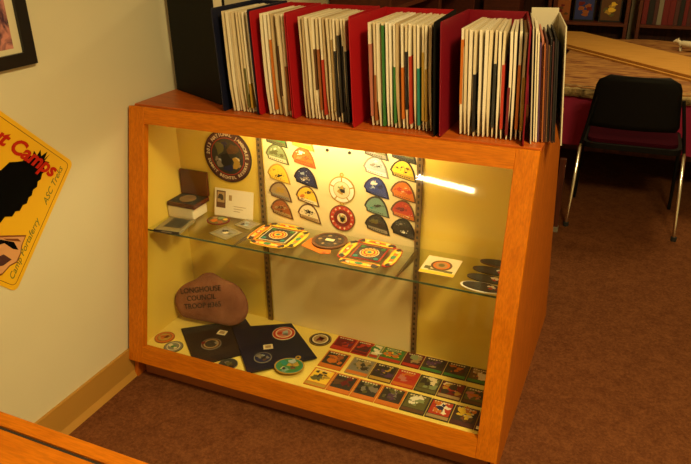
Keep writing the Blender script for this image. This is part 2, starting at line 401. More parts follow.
# big round emblem
M = T(.236, .3885, .672) @ RX(PI / 2)
mb = MB(); mb.prism(circ(.0965, 64), -.001, .0025, 'black', M); mb.prism(circ(.093, 64), .0025, .003, 'plum', M)
mb.ring(.066, .0685, .003, .0035, 'red', M, 56); mb.prism(circ(.066, 56), .003, .0033, 'charcoal', M)
rnd = random.Random(3)
for c, px, py, r in (('olive', -.03, .028, .022), ('black', -.008, -.012, .022), ('navy', -.002, -.034, .02), ('brown', .025, .025, .02), ('grey', -.036, -.03, .013), ('sky', -.034, -.018, .006),
                     ('grey', -.045, -.012, .008), ('gold', .036, -.018, .016), ('cream', .038, -.010, .009), ('gold', .030, -.034, .010), ('tan', .046, -.030, .007), ('navy', -.01, .045, .012)):
    mb.prism(blob(px, py, r, rnd, 10, .4), .0033, .0036 + r * .02, c, M)
ring_text(mb, 'SUMMIT BECHTEL RESERVE', .0795, .0155, 'cream', M, -PI / 2, True, .0032, .128)
ring_text(mb, '2013 NATIONAL JAMBOREE', .0795, .0175, 'cream', M, PI / 2 - .02, False, .0032, .145)
tag(mb.build('round_emblem'), 'large dark round emblem with lettered rim at left of back panel', 'emblem')

# ------------------------------------------------------------------ things on the glass shelf
ZS = .4505
wb = MB().box(.0265, .136, .285, .372, ZS, ZS + .043, 'white_card', bev=.002)
tag(wb.build('white_box'), 'small white cardboard box under the open medal case on glass shelf', 'box')
mc = thing('medal_case', (.0885, .328, ZS + .0435), 'open dark wooden medal case standing on the white box', 'medal case')
b = MB().box(-.06, .06, -.047, .047, 0, .016, 'mahogany', bev=.002); b.box(-.052, .052, -.040, .040, .016, .0165, 'black_cloth'); b.build('case_base', mc)
MB().box(-.06, .06, -.012, 0, 0, .093, 'mahogany', T(0, .052, .017) @ RX(-.03), bev=.002).build('case_lid', mc).data.materials.append(MATS['black_cloth'])
m_ = MB().prism(circ(.030, 30), .0168, .020, 'bronze'); m_.ring(.024, .0265, .020, .0212, 'bronze'); m_.prism(blob(0, 0, .014, random.Random(2)), .020, .0215, 'bronze'); m_.build('medal', mc)
tn = MB(); tn.box(-.05, .05, -.057, .057, 0, .012, 'clear_sleeve', bev=.002); tn.box(-.049, .049, -.0585, -.0572, .001, .011, 'leather_black'); tn.box(-.028, .04, -.03, .045, .012, .0126, 'charcoal')
tn.box(-.02, .02, -.0592, -.0587, .004, .008, 'grey')
tag(tn.build('keepsake_tin', loc=(.108, .214, ZS)), 'flat glassy keepsake tin with dark front edge, left end of glass shelf', 'tin').rotation_euler[2] = .12
# colourful oval badge
mb = MB().prism(circ(.042, 36, .9), 0, .003, 'maroon'); mb.prism(circ(.037, 36, .9), .003, .0035, 'olive')
rnd = random.Random(11)
for c, px, py, r in (('orange', -.012, -.012, .013), ('rust', .015, -.012, .012), ('sage', .0, .015, .013), ('tan', -.02, .01, .009), ('yellow', .02, .01, .008)): mb.prism(blob(px, py, r, rnd), .0035, .004, c)
tag(mb.build('oval_badge', loc=(.219, .318, ZS)), 'multicoloured oval badge with maroon rim lying before the white envelope', 'badge')
# envelope standing against panel
en = MB().box(-.079, .079, 0, .0015, 0, .101, 'white_card'); en.box(-.072, -.034, -.0006, 0, .030, .093, 'brown'); en.box(-.068, -.038, -.0009, -.0006, .050, .088, 'tan')
en.prism(blob(-.053, .068, .010, random.Random(5)), 0, .0004, 'dark', T(0, -.001, 0) @ RX(PI / 2)); en.box(-.020, -.008, -.0006, 0, .060, .080, 'tan')
for k in range(3): en.box(.0, .05 - .012 * k, -.0005, 0, .040 - .009 * k, .042 - .009 * k, 'tan')
o = tag(en.build('envelope', loc=(.254, .362, ZS)), 'white envelope with brown picture stamp leaning upright on back panel', 'envelope'); o.rotation_euler = (-.2, 0, .03)
# sleeved cards
for (x, y, rz, w, h, c1, c2, lab) in ((.302, .236, -.30, .085, .075, 'grey', 'olive', 'clear sleeved grey card lying left of the first jamboree set'),
                                      (.336, .325, -.25, .07, .06, 'grey', 'sky', 'small clear sleeved card with pale blue picture near the envelope')):
    mb = MB().box(-w / 2, w / 2, -h / 2, h / 2, 0, .0025, 'clear_sleeve'); mb.box(-w * .36, w * .36, -h * .3, h * .32, .0025, .003, c1)
    rnd = random.Random(int(x * 999))
    for k in range(4): mb.prism(blob(rnd.uniform(-.25, .25) * w, rnd.uniform(-.2, .2) * h, .009, rnd), .003, .0034, (c2, 'cream', 'dark', c2)[k])
    tag(mb.build('sleeved_card', loc=(x, y, ZS)), lab, 'card', 'sleeved cards on the glass shelf').rotation_euler[2] = rz
# jamboree patch sets
def centre_patch(x, y, frame, lab):
    h = .046; mb = MB().prism(rrect(-h - .004, h + .004, -h - .003, h + .003, .004), 0, .002, frame); mb.prism(rect(-h, h, -h, h), .002, .0025, 'dark')
    for sx, sy in ((-1, -1), (1, -1), (-1, 1), (1, 1)): mb.prism(circ(.008, 10, 1, sx * .035, sy * .035), .0025, .003, 'teal' if sy < 0 else 'green')
    for i, (r, c) in enumerate(((.032, 'cream'), (.029, 'orange'), (.024, 'yellow'), (.020, 'red'), (.014, 'yellow'), (.009, 'sage'), (.005, 'teal'))): mb.prism(circ(r, 28), .0025 + i * .0003, .0029 + i * .0003, c)
    for k in range(12): mb.prism(circ(.0025, 6), .0046, .0049, 'brown', RZ(k * PI / 6) @ T(.0265, 0, 0))
    return tag(mb.build('square_badge', loc=(x, y, ZS)), lab, 'badge', 'jamboree badge sets on the glass shelf')
def strip_patch(x, y, rz, base, edge, seed, lab):
    L, D = .066, .0185
    P = [(-L, -D * .8), (-L * .55, -D), (0, -D * .82), (L * .55, -D), (L, -D * .8), (L * 1.02, 0), (L * .86, D * .7), (L * .4, D * .98), (-L * .4, D * .98), (-L * .86, D * .7), (-L * 1.02, 0)]
    mb = MB().prism(P, 0, .002, edge); mb.prism(scaled(P, .88), .002, .0025, base)
    rnd = random.Random(seed)
    mb.prism([(-L * .5, -.006), (L * .5, -.006), (L * .4, .008), (-L * .4, .008)], .0025, .0029, 'orange' if base == 'yellow' else 'yellow')
    mb.prism(circ(.014, 14, .6), .0029, .0033, 'teal' if seed % 2 else 'red'); mb.prism(circ(.008, 10, .6), .0033, .0037, 'green' if seed % 2 else 'cream')
    for sx in (-1, 1):
        mb.prism(blob(sx * L * .80, 0, .011, rnd), .0025, .0030, 'dark'); mb.prism(blob(sx * L * .55, .003, .006, rnd), .0030, .0034, 'cream' if seed % 3 else 'sage')
    o = mb.build('strip_badge', loc=(x, y, ZS)); o.rotation_euler[2] = rz
    return tag(o, lab, 'badge', 'jamboree badge sets on the glass shelf')
centre_patch(.479, .288, 'cream', 'square badge with rings, middle of the left jamboree set')
centre_patch(.816, .281, 'red', 'square badge with rings in red frame, middle of the right jamboree set')
for i, (x, y, rz, base, edge, lab) in enumerate(((.474, .362, -.02, 'yellow', 'orange', 'yellow strip badge behind the left square badge'),
        (.478, .214, PI, 'orange', 'yellow', 'orange and green strip badge in front of the left square badge'),
        (.404, .286, PI / 2, 'orange', 'yellow', 'orange strip badge left of the left square badge'),
        (.558, .284, -PI / 2, 'yellow', 'yellow', 'yellow strip badge right of the left square badge'),
        (.815, .356, -.06, 'yellow', 'red', 'yellow and red strip badge behind the right square badge'),
        (.812, .200, PI, 'orange', 'yellow', 'orange and teal strip badge in front of the right square badge'),
        (.740, .281, PI / 2, 'yellow', 'red', 'yellow strip badge with red rim left of the right square badge'),
        (.898, .277, -PI / 2, 'yellow', 'red', 'yellow strip badge with red rim right of the right square badge'))):
    strip_patch(x, y, rz, base, edge, i, lab)
mb = MB().prism([(-.065, -.03), (.02, -.062), (.05, -.05), (.03, .0), (-.03, .055), (-.06, .03)], 0, .002, 'orange'); mb.prism(circ(.007, 12, 1, .028, -.050), .002, .003, 'rust')
tag(mb.build('orange_badge', loc=(.652, .278, ZS)), 'orange badge lying under the brown round plaque', 'badge')
mb = MB().prism(circ(.060, 44, 1), 0, .006, 'dye_brown'); mb.ring(.046, .049, .006, .0068, 'dark', None, 40, 1); mb.prism(circ(.045, 36, 1), .006, .0064, 'dark')
rnd = random.Random(8)
for k in range(10): mb.prism(blob(.034 * math.cos(k * .63), .031 * math.sin(k * .63), .006, rnd), .0064, .0068, 'tan' if k % 2 else 'brown')
mb.box(-.014, .016, -.008, .008, .0066, .0074, 'cream')
tag(mb.build('round_plaque', loc=(.664, .306, ZS + .0025)), 'brown round plaque with small cream label on glass shelf', 'plaque')
# cream card with emblem
mb = MB().box(-.054, .054, -.058, .058, 0, .0015, 'dye_cream'); mb.box(-.054, .054, -.058, -.040, .0015, .0019, 'yellow')
mb.prism(circ(.033, 28, 1, .002, .003), .0015, .002, 'brown'); mb.prism(circ(.026, 28, 1, .002, .003), .002, .0024, 'orange'); mb.ring(.012, .018, .0024, .0028, 'tan', T(.002, .003, 0)); mb.prism(circ(.010, 16, 1, .002, .003), .0024, .0028, 'olive')
mb.box(-.045, -.026, -.030, -.012, .0015, .0022, 'olive'); mb.box(.020, .045, -.038, -.026, .0015, .0022, 'olive'); mb.box(-.03, .02, -.036, -.028, .0015, .0021, 'olive')
tag(mb.build('emblem_card', loc=(1.052, .281, ZS)), 'cream card with round brown and orange emblem on glass shelf', 'card')
# long oval pins
OV = [(1.215, .362, 'topmost and farthest back'), (1.205, .308, 'second from the back'), (1.201, .254, 'third from the back'), (1.202, .199, 'nearest the front edge')]
for i, (x, y, t) in enumerate(OV):
    mb = MB(); n = 40
    if i == 3: mb.prism(circ(.067, n, .43), -.001, .001, 'white')
    mb.prism(circ(.060, n, .40), .001 if i == 3 else 0, .003, 'brown' if i == 0 else 'dark'); mb.prism(circ(.055, n, .34), .003, .0035, 'charcoal')
    rnd = random.Random(20 + i)
    for c, px, py in (('red', .022, -.004), ('white', .016, .006), ('white', .03, .003), ('maroon', .04, -.004), ('cream', .024, .010)): mb.prism(blob(px, py, .006, rnd, 7), .0035, .004, c)
    tag(mb.build('oval_pin', loc=(x, y, ZS + (.001 if i == 3 else 0))), 'dark oval badge with red and white motif at shelf right end, ' + t, 'badge', 'dark oval badges at the right of the glass shelf').rotation_euler[2] = -.03

# ------------------------------------------------------------------ things on the case floor
ZC = .0325
# brown stone
def rock():
    P = [(-.165, -.01), (-.158, .045), (-.115, .085), (-.07, .105), (-.045, .135), (-.005, .150), (.03, .128), (.06, .120), (.09, .118), (.13, .095), (.158, .05), (.165, .0), (.14, -.045), (.10, -.065), (-.13, -.065)]
    n = len(P); vs = []; rnd = random.Random(4); rings = []
    prof = [(1.0 * .86, -.026), (.97, -.014), (1.0, 0), (.97, .014), (.84, .024), (.55, .029), (.25, .030)]
    ring_pts = []
    M_ = 64
    # resample outline
    seg = [(P[i], P[(i + 1) % n]) for i in range(n)]; Ls = [math.dist(a, b) for a, b in seg]; tot = sum(Ls)
    out = []
    for k in range(M_):
        d = tot * k / M_; i = 0
        while d > Ls[i]: d -= Ls[i]; i += 1
        t = d / Ls[i]; a, b = seg[i]; out.append((a[0] + t * (b[0] - a[0]), a[1] + t * (b[1] - a[1])))
    for _ in range(3): out = [((out[i - 1][0] + 2 * out[i][0] + out[(i + 1) % M_][0]) / 4, (out[i - 1][1] + 2 * out[i][1] + out[(i + 1) % M_][1]) / 4) for i in range(M_)]
    for kk, z in prof:
        ring_pts.append([(x * kk + (0 if kk > .9 else rnd.uniform(-.001, .001)), (y - .03) * kk + .03, -z) for x, y in out])
    for r in ring_pts: vs += r
    fs = []
    for l in range(len(prof) - 1):
        for k in range(M_): fs.append((l * M_ + k, (l + 1) * M_ + k, (l + 1) * M_ + (k + 1) % M_, l * M_ + (k + 1) % M_))
    caps = [tuple(range(M_ - 1, -1, -1)), tuple((len(prof) - 1) * M_ + k for k in range(M_))]
    return vs, fs, caps
vs, fs, caps = rock()
st = thing('painted_stone', (.181, .272, ZC + .0125), 'reddish brown flat stone lettered COUNCIL and TROOP standing behind the folders', 'stone', rz=.08)
LM = T(0, 0, .064) @ RX(PI / 2 - .22)     # local xy = face, z out to viewer
vs2 = [(x, y, -z) for x, y, z in vs]
RSC = Matrix.Diagonal((.94, .92, 1, 1))
body = MB().add(vs2, [f[::-1] for f in fs], 'rock', LM @ RSC, True); body.add(vs2, [f[::-1] for f in caps], 'rock', LM @ RSC); body.build('stone_body', st)
tx = MB()
for t, y, s, dx in (('LONGHOUSE', .071, .029, -.030), ('COUNCIL', .041, .028, -.026), ('TROOP #365', .011, .028, -.020)):
    tx.text(t, s, 'rock_paint', LM @ T(dx, y, .0316) @ RZ(.24), shear=.1, off=.0002)
tx.build('lettering', st)
# coins / round badges
def disc(name, x, y, r, layers, lab, z=ZC, sy=1, rz=0, cat='badge', group='round badges on the case floor', seed=0, loop=None, blobs=()):
    mb = MB(); h = 0
    for i, (k, c) in enumerate(layers): mb.prism(circ(r * k, 36, sy), h, h + (.0022 if i == 0 else .0004), c); h += .0022 if i == 0 else .0004
    rnd = random.Random(seed)
    for c, px, py, rr in blobs: mb.prism(blob(px * r, py * r, rr * r, rnd), h, h + .0005, c); 
    o = mb.build(name, loc=(x, y, z)); o.rotation_euler[2] = rz
    if loop: MB().ring(.005, .010, 0, .002, loop[2], T(loop[0], loop[1], 0), 18).build('hanging_loop', o)
    return tag(o, lab, cat, group)
disc('round_badge', .0672, .125, .037, (((1), 'rust'), (.9, 'orange'), (.72, 'rust'), (.62, 'gold')), 'orange round badge in the front left corner of case floor', seed=1, blobs=(('orange', 0, 0, .4), ('rust', .2, .1, .25), ('orange', -.3, 0, .2)))
disc('round_badge', .1345, .088, .035, ((1, 'olive'), (.92, 'grey'), (.70, 'cream'), (.6, 'grey')), 'grey-green round badge beside the orange one, front left of case floor', z=ZC, seed=2, blobs=(('green', 0, 0, .22), ('cream', -.35, .1, .2), ('cream', .3, -.1, .2)))
# leather folders
def folder(name, P, z, th, lab, c, edge):
    mb = MB().prism(P, z, z + th, c); mb.prism(scaled([(x - sum(p[0] for p in P) / len(P), y - sum(p[1] for p in P) / len(P)) for x, y in P], .955, sum(p[0] for p in P) / len(P), sum(p[1] for p in P) / len(P)), z + th, z + th + .0004, c)
    return tag(mb.build(name), lab, 'folder', 'dark folders on the case floor')
folder('folder', [(.092, .192), (.258, .036), (.300, .041), (.400, .150), (.262, .282), (.215, .290)], ZC, .006, 'black leather folder with brass-ringed seal, left on the case floor', 'leather_black', 'dark')
folder('folder', [(.225, .371), (.243, .372), (.330, .300), (.462, .376), (.647, .216), (.469, .047), (.395, .128), (.270, .268), (.215, .350)], ZC + .0066, .005, 'navy blue folder with three badges, centre left on the case floor', 'navy_vinyl', 'navy')
Z1 = ZC + .0068; Z2 = ZC + .0122
disc('seal_badge', .257, .147, .036, ((1, 'grey'), (.93, 'brown'), (.74, 'tan'), (.62, 'dark')), 'ring-shaped grey seal on the black folder', Z1, seed=3, blobs=(('maroon', -.8, -.25, .25), ('grey', .4, .3, .2)), group='badges on the folders')
def sq(x, y, z, s, rz, lab, c='cream'):
    mb = MB().box(-s, s, -s * .8, s * .8, 0, .0015, c); mb.box(-s * .6, s * .6, -s * .45, s * .45, .0015, .0019, 'tan')
    tag(mb.build('small_label', loc=(x, y, z)), lab, 'label', 'small cream labels on the folders').rotation_euler[2] = rz
sq(.252, .226, Z1, .017, .1, 'small cream label on the black folder')
sq(.459, .205, Z2, .017, .6, 'small cream label on the navy folder')
disc('round_badge', .470, .302, .042, ((1, 'cream'), (.95, 'red'), (.72, 'cream'), (.62, 'pink')), 'red and cream round badge on the navy folder back corner', Z2, seed=4, blobs=(('sky', .1, .2, .3), ('red', -.3, -.1, .25), ('grey', .3, -.15, .2)), group='badges on the folders')
disc('round_badge', .475, .140, .031, ((1, 'grey'), (.9, 'navy')), 'grey and black round badge on the navy folder front', Z2, seed=5, blobs=(('grey', -.4, 0, .35), ('sky', -.2, .3, .2), ('black', .1, -.1, .3), ('grey', .5, .2, .2), ('brown', .4, -.4, .2)), group='badges on the folders')
disc('round_badge', .374, .0745, .034, ((1, 'grey'), (.93, 'charcoal')), 'dark grey round badge lying between the two folders', ZC, seed=6, blobs=(('grey', -.3, .2, .22), ('black', .5, -.3, .3), ('olive', .1, 0, .35)))
disc('round_badge', .584, .132, .052, ((1, 'gold'), (.9, 'teal'), (.82, 'green')), 'green round badge with gold rim and loop, before the cards', Z2 + .001, .86, .25, seed=7, loop=(.018, .0525, 'gold'),
     blobs=(('sky', .1, .45, .32), ('teal', -.45, .3, .28), ('gold', .35, .12, .26), ('gold', .0, .05, .2), ('mint', -.2, -.45, .25), ('cream', -.35, -.35, .14), ('brown', .3, -.2, .18)))
disc('round_badge', .603, .334, .041, ((1, 'brown'), (.94, 'tan'), (.9, 'dark'), (.72, 'cream'), (.6, 'tan')), 'cream and brown round badge beyond the navy folder corner', seed=8, blobs=(('maroon', 0, 0, .35), ('brown', .1, .1, .2)))

# cards laid in three rows
GC = 'picture cards laid out in three rows on the case floor'
def card(x0, x1, y0, y1, edge, strip, bg, bl, lab, seed, rz=0):
    cx, cy = (x0 + x1) / 2, (y0 + y1) / 2; w, h = (x1 - x0) - .003, (y1 - y0) - .004
    mb = MB().box(-w / 2, w / 2, -h / 2, h / 2, 0, .003, edge)
    mb.box(-w / 2 + .005, w / 2 - .005, -h / 2 + .020, h / 2 - .006, .003, .0034, bg)
    mb.box(-w / 2 + .003, w / 2 - .003, -h / 2 + .003, -h / 2 + .017, .003, .0036, strip)
    rnd = random.Random(seed)
    for i, c in enumerate(bl):
        for k in range(5):
            q = rnd.uniform(.003, .011) if k else .013
            mb.prism(blob(rnd.uniform(-.30, .30) * w, rnd.uniform(-.14, .33) * h, q, rnd, 9, .5, rnd.uniform(.5, 1.2)), .0034, .0038 + .00004 * (5 * i + k), c)
    for k in range(6): mb.box(-w * .36 + k * w * .115, -w * .36 + k * w * .115 + w * .075, h / 2 - .013, h / 2 - .008, .0034, .0042, 'cream')
    o = tag(mb.build('picture_card', loc=(cx, cy, ZC)), lab, 'card', GC); o.rotation_euler[2] = rz
R3 = [(.660, 'orange', 'gold', 'yellow', ('gold', 'dark', 'olive'), 'yellow picture card with orange edge, front row left end'),
      (.742, 'orange', 'orange', 'dark', ('charcoal', 'brown', 'maroon'), 'dark picture card with orange edge, front row second from left'),
      (.826, 'orange', 'orange', 'charcoal', ('black', 'olive', 'grey'), 'charcoal picture card with orange edge and pale streak, front row third'),
      (.911, 'orange', 'orange', 'dark', ('grey', 'purple', 'olive'), 'dark grey picture card with orange edge, front row fourth'),
      (.995, 'charcoal', 'brown', 'olive', ('white', 'white', 'sage'), 'picture card with white waterfall scene, front row fifth'),
      (1.077, 'dark', 'tan', 'red', ('white', 'white', 'navy', 'orange'), 'picture card with white bird on red, front row sixth'),
      (1.155, 'plum', 'plum', 'dark', ('orange', 'cream', 'brown', 'yellow'), 'dark plum picture card with orange and cream figures, front row seventh'),
      (1.233, 'plum', 'cream', 'navy', ('cream', 'dark'), 'half hidden dark picture card, front row right end')]
for i, (x, e, s, bg, bl, lab) in enumerate(R3): card(x, (R3[i + 1][0] if i < 7 else 1.293), .078, .178 - .001 * i, e, s, bg, bl, lab, 30 + i)
R2 = [(.660, 'orange', 'orange', 'dark', ('orange', 'orange', 'rust'), 'picture card with large orange disc, middle row left end'),
      (.760, 'tan', 'orange', 'grey', ('olive', 'tan', 'dark'), 'grey and tan picture card, middle row second from left'),
      (.845, 'brown', 'gold', 'dark', ('purple', 'gold', 'charcoal'), 'dark picture card with gold spot, middle row third'),
      (.928, 'red', 'orange', 'red', ('orange', 'pink', 'red'), 'bright red picture card, middle row centre'),
      (1.006, 'dark', 'olive', 'olive', ('sage', 'olive', 'dark', 'cream'), 'olive green picture card, middle row fifth'),
      (1.082, 'plum', 'tan', 'maroon', ('cream', 'red', 'gold', 'dark'), 'maroon picture card with tan figure, middle row sixth'),
      (1.163, 'charcoal', 'brown', 'olive', ('orange', 'pink', 'orange', 'dark'), 'dark picture card with peach animal, middle row right end')]
for i, (x, e, s, bg, bl, lab) in enumerate(R2): card(x, (R2[i + 1][0] - (.012 if i == 0 else 0) if i < 6 else 1.243), .186, .286 - .002 * i, e, s, bg, bl, lab, 50 + i)
R1 = [(.655, .735, 'red', 'red', 'maroon', ('purple', 'red', 'maroon'), 'red and maroon picture card, back row left end'),
      (.735, .800, 'red', 'maroon', 'plum', ('maroon', 'red'), 'dark maroon picture card, back row second from left'),
      (.800, .838, 'sage', 'red', 'cream', ('green', 'white'), 'narrow white and green picture card, back row third'),
      (.838, .922, 'olive', 'red', 'green', ('yellow', 'dark', 'orange', 'sage'), 'green and yellow picture card, back row fourth'),
      (.922, .990, 'maroon', 'red', 'plum', ('tan', 'tan', 'sage'), 'maroon picture card with tan panel, back row fifth'),
      (.990, 1.070, 'plum', 'green', 'dark', ('tan', 'purple', 'dark'), 'dark picture card with green strip and tan spots, back row sixth'),
      (1.070, 1.150, 'dark', 'green', 'dark', ('plum', 'plum', 'orange'), 'nearly black picture card with green strip, back row seventh'),
      (1.150, 1.222, 'dark', 'green', 'brown', ('orange', 'tan', 'cream'), 'picture card with peach shapes and green strip, back row right end')]
for i, (x0, x1, e, s, bg, bl, lab) in enumerate(R1): card(x0, x1, .298, .383, e, s, bg, bl, lab, 70 + i)

# ------------------------------------------------------------------ binders on top of the case
ZB = ZT + .0006
def sleeve_mesh(d, h, t, c, inner=None, seed=0):
    rnd = random.Random(seed)
    n = 6; mb = MB(); vs = []
    bow = rnd.uniform(-.003, .003)
    nz = 5
    for side in (-1, 1):
        for iz in range(nz):
            z = h * iz / (nz - 1)
            for iy in range(n):
                y = d * iy / (n - 1); u = iy / (n - 1)
                tt = t * (.35 + .65 * min(1, iz * .9)) if iy == 0 else t
                vs.append((bow * math.sin(PI * iz / (nz - 1)) + side * tt / 2 + rnd.uniform(-.0002, .0002), y + (.0 if iz else .004), z))
    fs = []; N = n * nz
    for iz in range(nz - 1):
        for iy in range(n - 1):
            a = iz * n + iy; fs.append((a, a + n, a + n + 1, a + 1)); a += N; fs.append((a, a + 1, a + n + 1, a + n))
    for iy in range(n - 1):
        a = iy; fs.append((a, a + 1, a + 1 + N, a + N)); a = (nz - 1) * n + iy; fs.append((a, a + N, a + N + 1, a + 1))
    for iz in range(nz - 1):
        a = iz * n; fs.append((a, a + N, a + N + n, a + n)); a = iz * n + n - 1; fs.append((a, a + n, a + N + n, a + N))
    mb.add(vs, fs, c)
    if inner:
        z0, z1, ic = inner
        mb.box(-t / 2 - .0004, t / 2 + .0004, -.0012, d * .7, z0 * h, z1 * h, ic)
    return mb
mat('sleeve_white', (.86, .78, .60), .35); mat('sleeve_cream', (.74, .63, .42), .4); mat('sleeve_tan', (.55, .42, .24), .5)
mat('sleeve_pale', (.93, .88, .75), .3)
SLV = ['sleeve_white', 'sleeve_cream', 'sleeve_pale', 'sleeve_white', 'sleeve_tan', 'sleeve_cream']
GB = 'ring binders standing in a row on the case top'
def binder(x0, x1, p0, p1, cover, n, lab, seed, lean=-.045, yf=.222, depth=.285, hc=.291, colored=None, hp=.279, cm=None, right=None, splay=.05):
    t = thing('ring_binder', (x0, yf, ZB), lab, 'binder', GB)
    sh = Matrix.Identity(4); sh[0][2] = lean
    ct = .0032
    MB().prism(rrect(0, depth, 0, hc, .008), 0, ct, cover, sh @ YZ).build('left_cover', t)
    MB().prism(rrect(0, depth, 0, hc, .008), -ct, 0, right or cover, T(x1 - x0, 0, 0) @ sh @ RZ(splay) @ YZ).build('right_cover', t)
    MB().box(ct, x1 - x0 - ct - math.sin(splay) * depth, depth - .003, depth, .001, hc - .002, cover, sh).build('spine', t)
    rg = MB()
    for z in (.035, .14, .245):
        R = .45 * (p1 - p0)
        rg.tube([(p0 - x0 + (p1 - p0) / 2 - splay * depth / 2 + R * math.cos(a), depth - .022 - .016 * math.sin(a), z) for a in [k * PI / 8 for k in range(9)]], .0016, 'chrome', 6, sh)
    rg.build('rings', t)
    rnd = random.Random(seed); protos = {}
    for i in range(n):
        col = (colored or {}).get(i)
        k = (col, 0) if col else ('w', rnd.randrange(6))
        w = (p1 - p0) / n
        if k not in protos:
            if col: o = sleeve_mesh(depth - .060, hp, w * .5, SLV[i % 2], (col[1], col[2], col[0]), seed + i).build('page_sleeve', t)
            else: o = sleeve_mesh(depth - .060, hp, w * rnd.uniform(.48, .66), SLV[k[1]], None, seed * 7 + k[1]).build('page_sleeve', t)
            protos[k] = o
        else:
            o = protos[k].copy(); COL.objects.link(o); o.parent = t
        x = p0 - x0 + w * (i + .5) + rnd.uniform(-.12, .12) * w
        o.location = (x, .252 - yf + rnd.uniform(-.004, .004), .001 + rnd.uniform(0, .003))
        o.rotation_euler = (0, lean * 1.0 + rnd.uniform(-.006, .006), splay * (i + .5) / n)
    return t
binder(.338, .465, .362, .456, 'navy_vinyl', 8, 'navy blue ring binder of page sleeves, leftmost in the row', 1, yf=.236, depth=.27, hp=.300, hc=.310, colored={5: ('olive', .05, .45), 6: ('gold', .05, .3)})
binder(.4685, .585, .492, .582, 'red_vinyl', 8, 'thin dark red ring binder, second from the left in the row', 2, yf=.238, depth=.27, hp=.296, hc=.306, colored={2: ('orange', .05, .75), 4: ('brown', .2, .7), 6: ('rust', .05, .5)})
binder(.5885, .786, .615, .768, 'red_vinyl', 14, 'thick red ring binder with black sheets at its right, third in the row', 3, yf=.236, depth=.27, hp=.292, hc=.304,
       colored={5: ('rust', .1, .7), 6: ('red', .05, .6), 4: ('brown', .3, .7), 9: ('tan', .1, .8), 10: ('black', .05, .7), 11: ('dark', .1, .85), 12: ('black', .0, .75), 13: ('charcoal', .0, .7)})
binder(.791, 1.033, .832, 1.016, 'red_vinyl', 16, 'thick bright red ring binder with green divider sheet, fourth in the row', 4, lean=-.04, right='black_plastic', yf=.212, depth=.295, hp=.287, hc=.302, splay=.08,
       colored={0: ('pink', .1, .8), 1: ('rust', .05, .5), 3: ('green', .0, .97), 6: ('green', .05, .6), 8: ('orange', .1, .6), 9: ('black', .2, .75), 10: ('red', .05, .7), 12: ('teal', .05, .6), 13: ('gold', .1, .75), 14: ('gold', .1, .6)})
binder(1.046, 1.274, 1.086, 1.264, 'crimson_vinyl', 14, 'crimson ring binder with orange-edged sheets at right, fifth in the row', 5, lean=-.035, yf=.213, depth=.294, hp=.281, hc=.304, splay=.2,
       colored={0: ('orange', .3, .9), 3: ('black', .05, .6), 7: ('black', .05, .7), 7: ('charcoal', .1, .7), 9: ('red', .1, .7), 10: ('maroon', .05, .5), 12: ('orange', .1, .7), 13: ('gold', .1, .6)})
# open white binder at the right end
wbn = thing('white_binder', (1.285, .245, ZB), 'open white folder holding dark and reddish papers, right end of the row', 'folder', rz=.19)
sh = Matrix.Identity(4); sh[0][2] = -.075
MB().box(0, .003, .0, .285, 0, .297, 'white_vinyl', sh).build('left_cover', wbn)
MB().box(.003, .077, .282, .285, 0, .312, 'white_vinyl', sh).build('spine', wbn)
MB().box(.077, .080, 0, .285, 0, .300, 'white_vinyl', sh).build('right_cover', wbn)
for i, (c, h, y) in enumerate((('sleeve_white', .290, .02), ('sleeve_white', .28, .015), ('dye_purple', .255, .02), ('dye_pink', .268, .03), ('dye_rust', .255, .015), ('dye_plum', .262, .02),
        ('dye_brown', .25, .02), ('dye_black', .268, .025), ('dye_plum', .26, .02), ('dye_black', .27, .015), ('dye_black', .26, .02))):
    o = MB().box(-.0019, .0019, 0, .24, 0, h, c, sh).build('paper_sheet', wbn); o.location = (.010 + .0052 * i, y, .001)
# black album leaning at an angle between wall and binders
al = thing('black_album', (.012, .437, ZB), 'tall plain black album standing at an angle against the left wall', 'album', rz=math.atan2(-.131, .268))
MB().box(0, .305, 0, .004, 0, .345, 'black_plastic', bev=.001).build('front_cover', al)
MB().box(0, .305, .040, .044, 0, .345, 'black_plastic', bev=.001).build('back_cover', al)
MB().box(.0, .004, .0042, .0398, .001, .344, 'black_plastic').build('spine', al)
MB().box(.008, .297, .006, .038, .003, .338, 'sleeve_cream').build('page_block', al)

# ------------------------------------------------------------------ wall things
WX = -.0098
# yellow diamond sign; local x/y in wall plane rotated by 45 degrees
WM = Matrix(((0, 0, 1, 0), (1, 0, 0, 0), (0, 1, 0, 0), (0, 0, 0, 1)))   # (a,b,c)->(x=c,y=a,z=b)
SG = thing('wall_sign', (WX, -.367, .766), 'yellow diamond-shaped metal sign with black bird on the left wall', 'sign')
SR = WM @ RZ(-PI / 4)    # local x runs down-right along the upper right edge
h = .208
MB().prism(rrect(-h, h, -h, h, .018), 0, .0018, 'sign_yellow', SR).build('sign_plate', SG)
ln = MB(); q = h - .013
for a in range(4): ln.box(-q + .012, q - .012, q - .0008, q + .0008, .0018, .0023, 'sign_line', SR @ RZ(a * PI / 2))
for a in range(4):
    pts = [(q - .012 + .012 * math.cos(t), q - .012 + .012 * math.sin(t)) for t in [k * PI / 12 for k in range(7)]]
    pi_ = [(q - .012 + .0105 * math.cos(t), q - .012 + .0105 * math.sin(t)) for t in [k * PI / 12 for k in range(7)]]
    for k in range(6): ln.prism([pts[k], pts[k + 1], pi_[k + 1], pi_[k]], .0018, .0023, 'sign_line', SR @ RZ(a * PI / 2))
ln.build('border_line', SG)
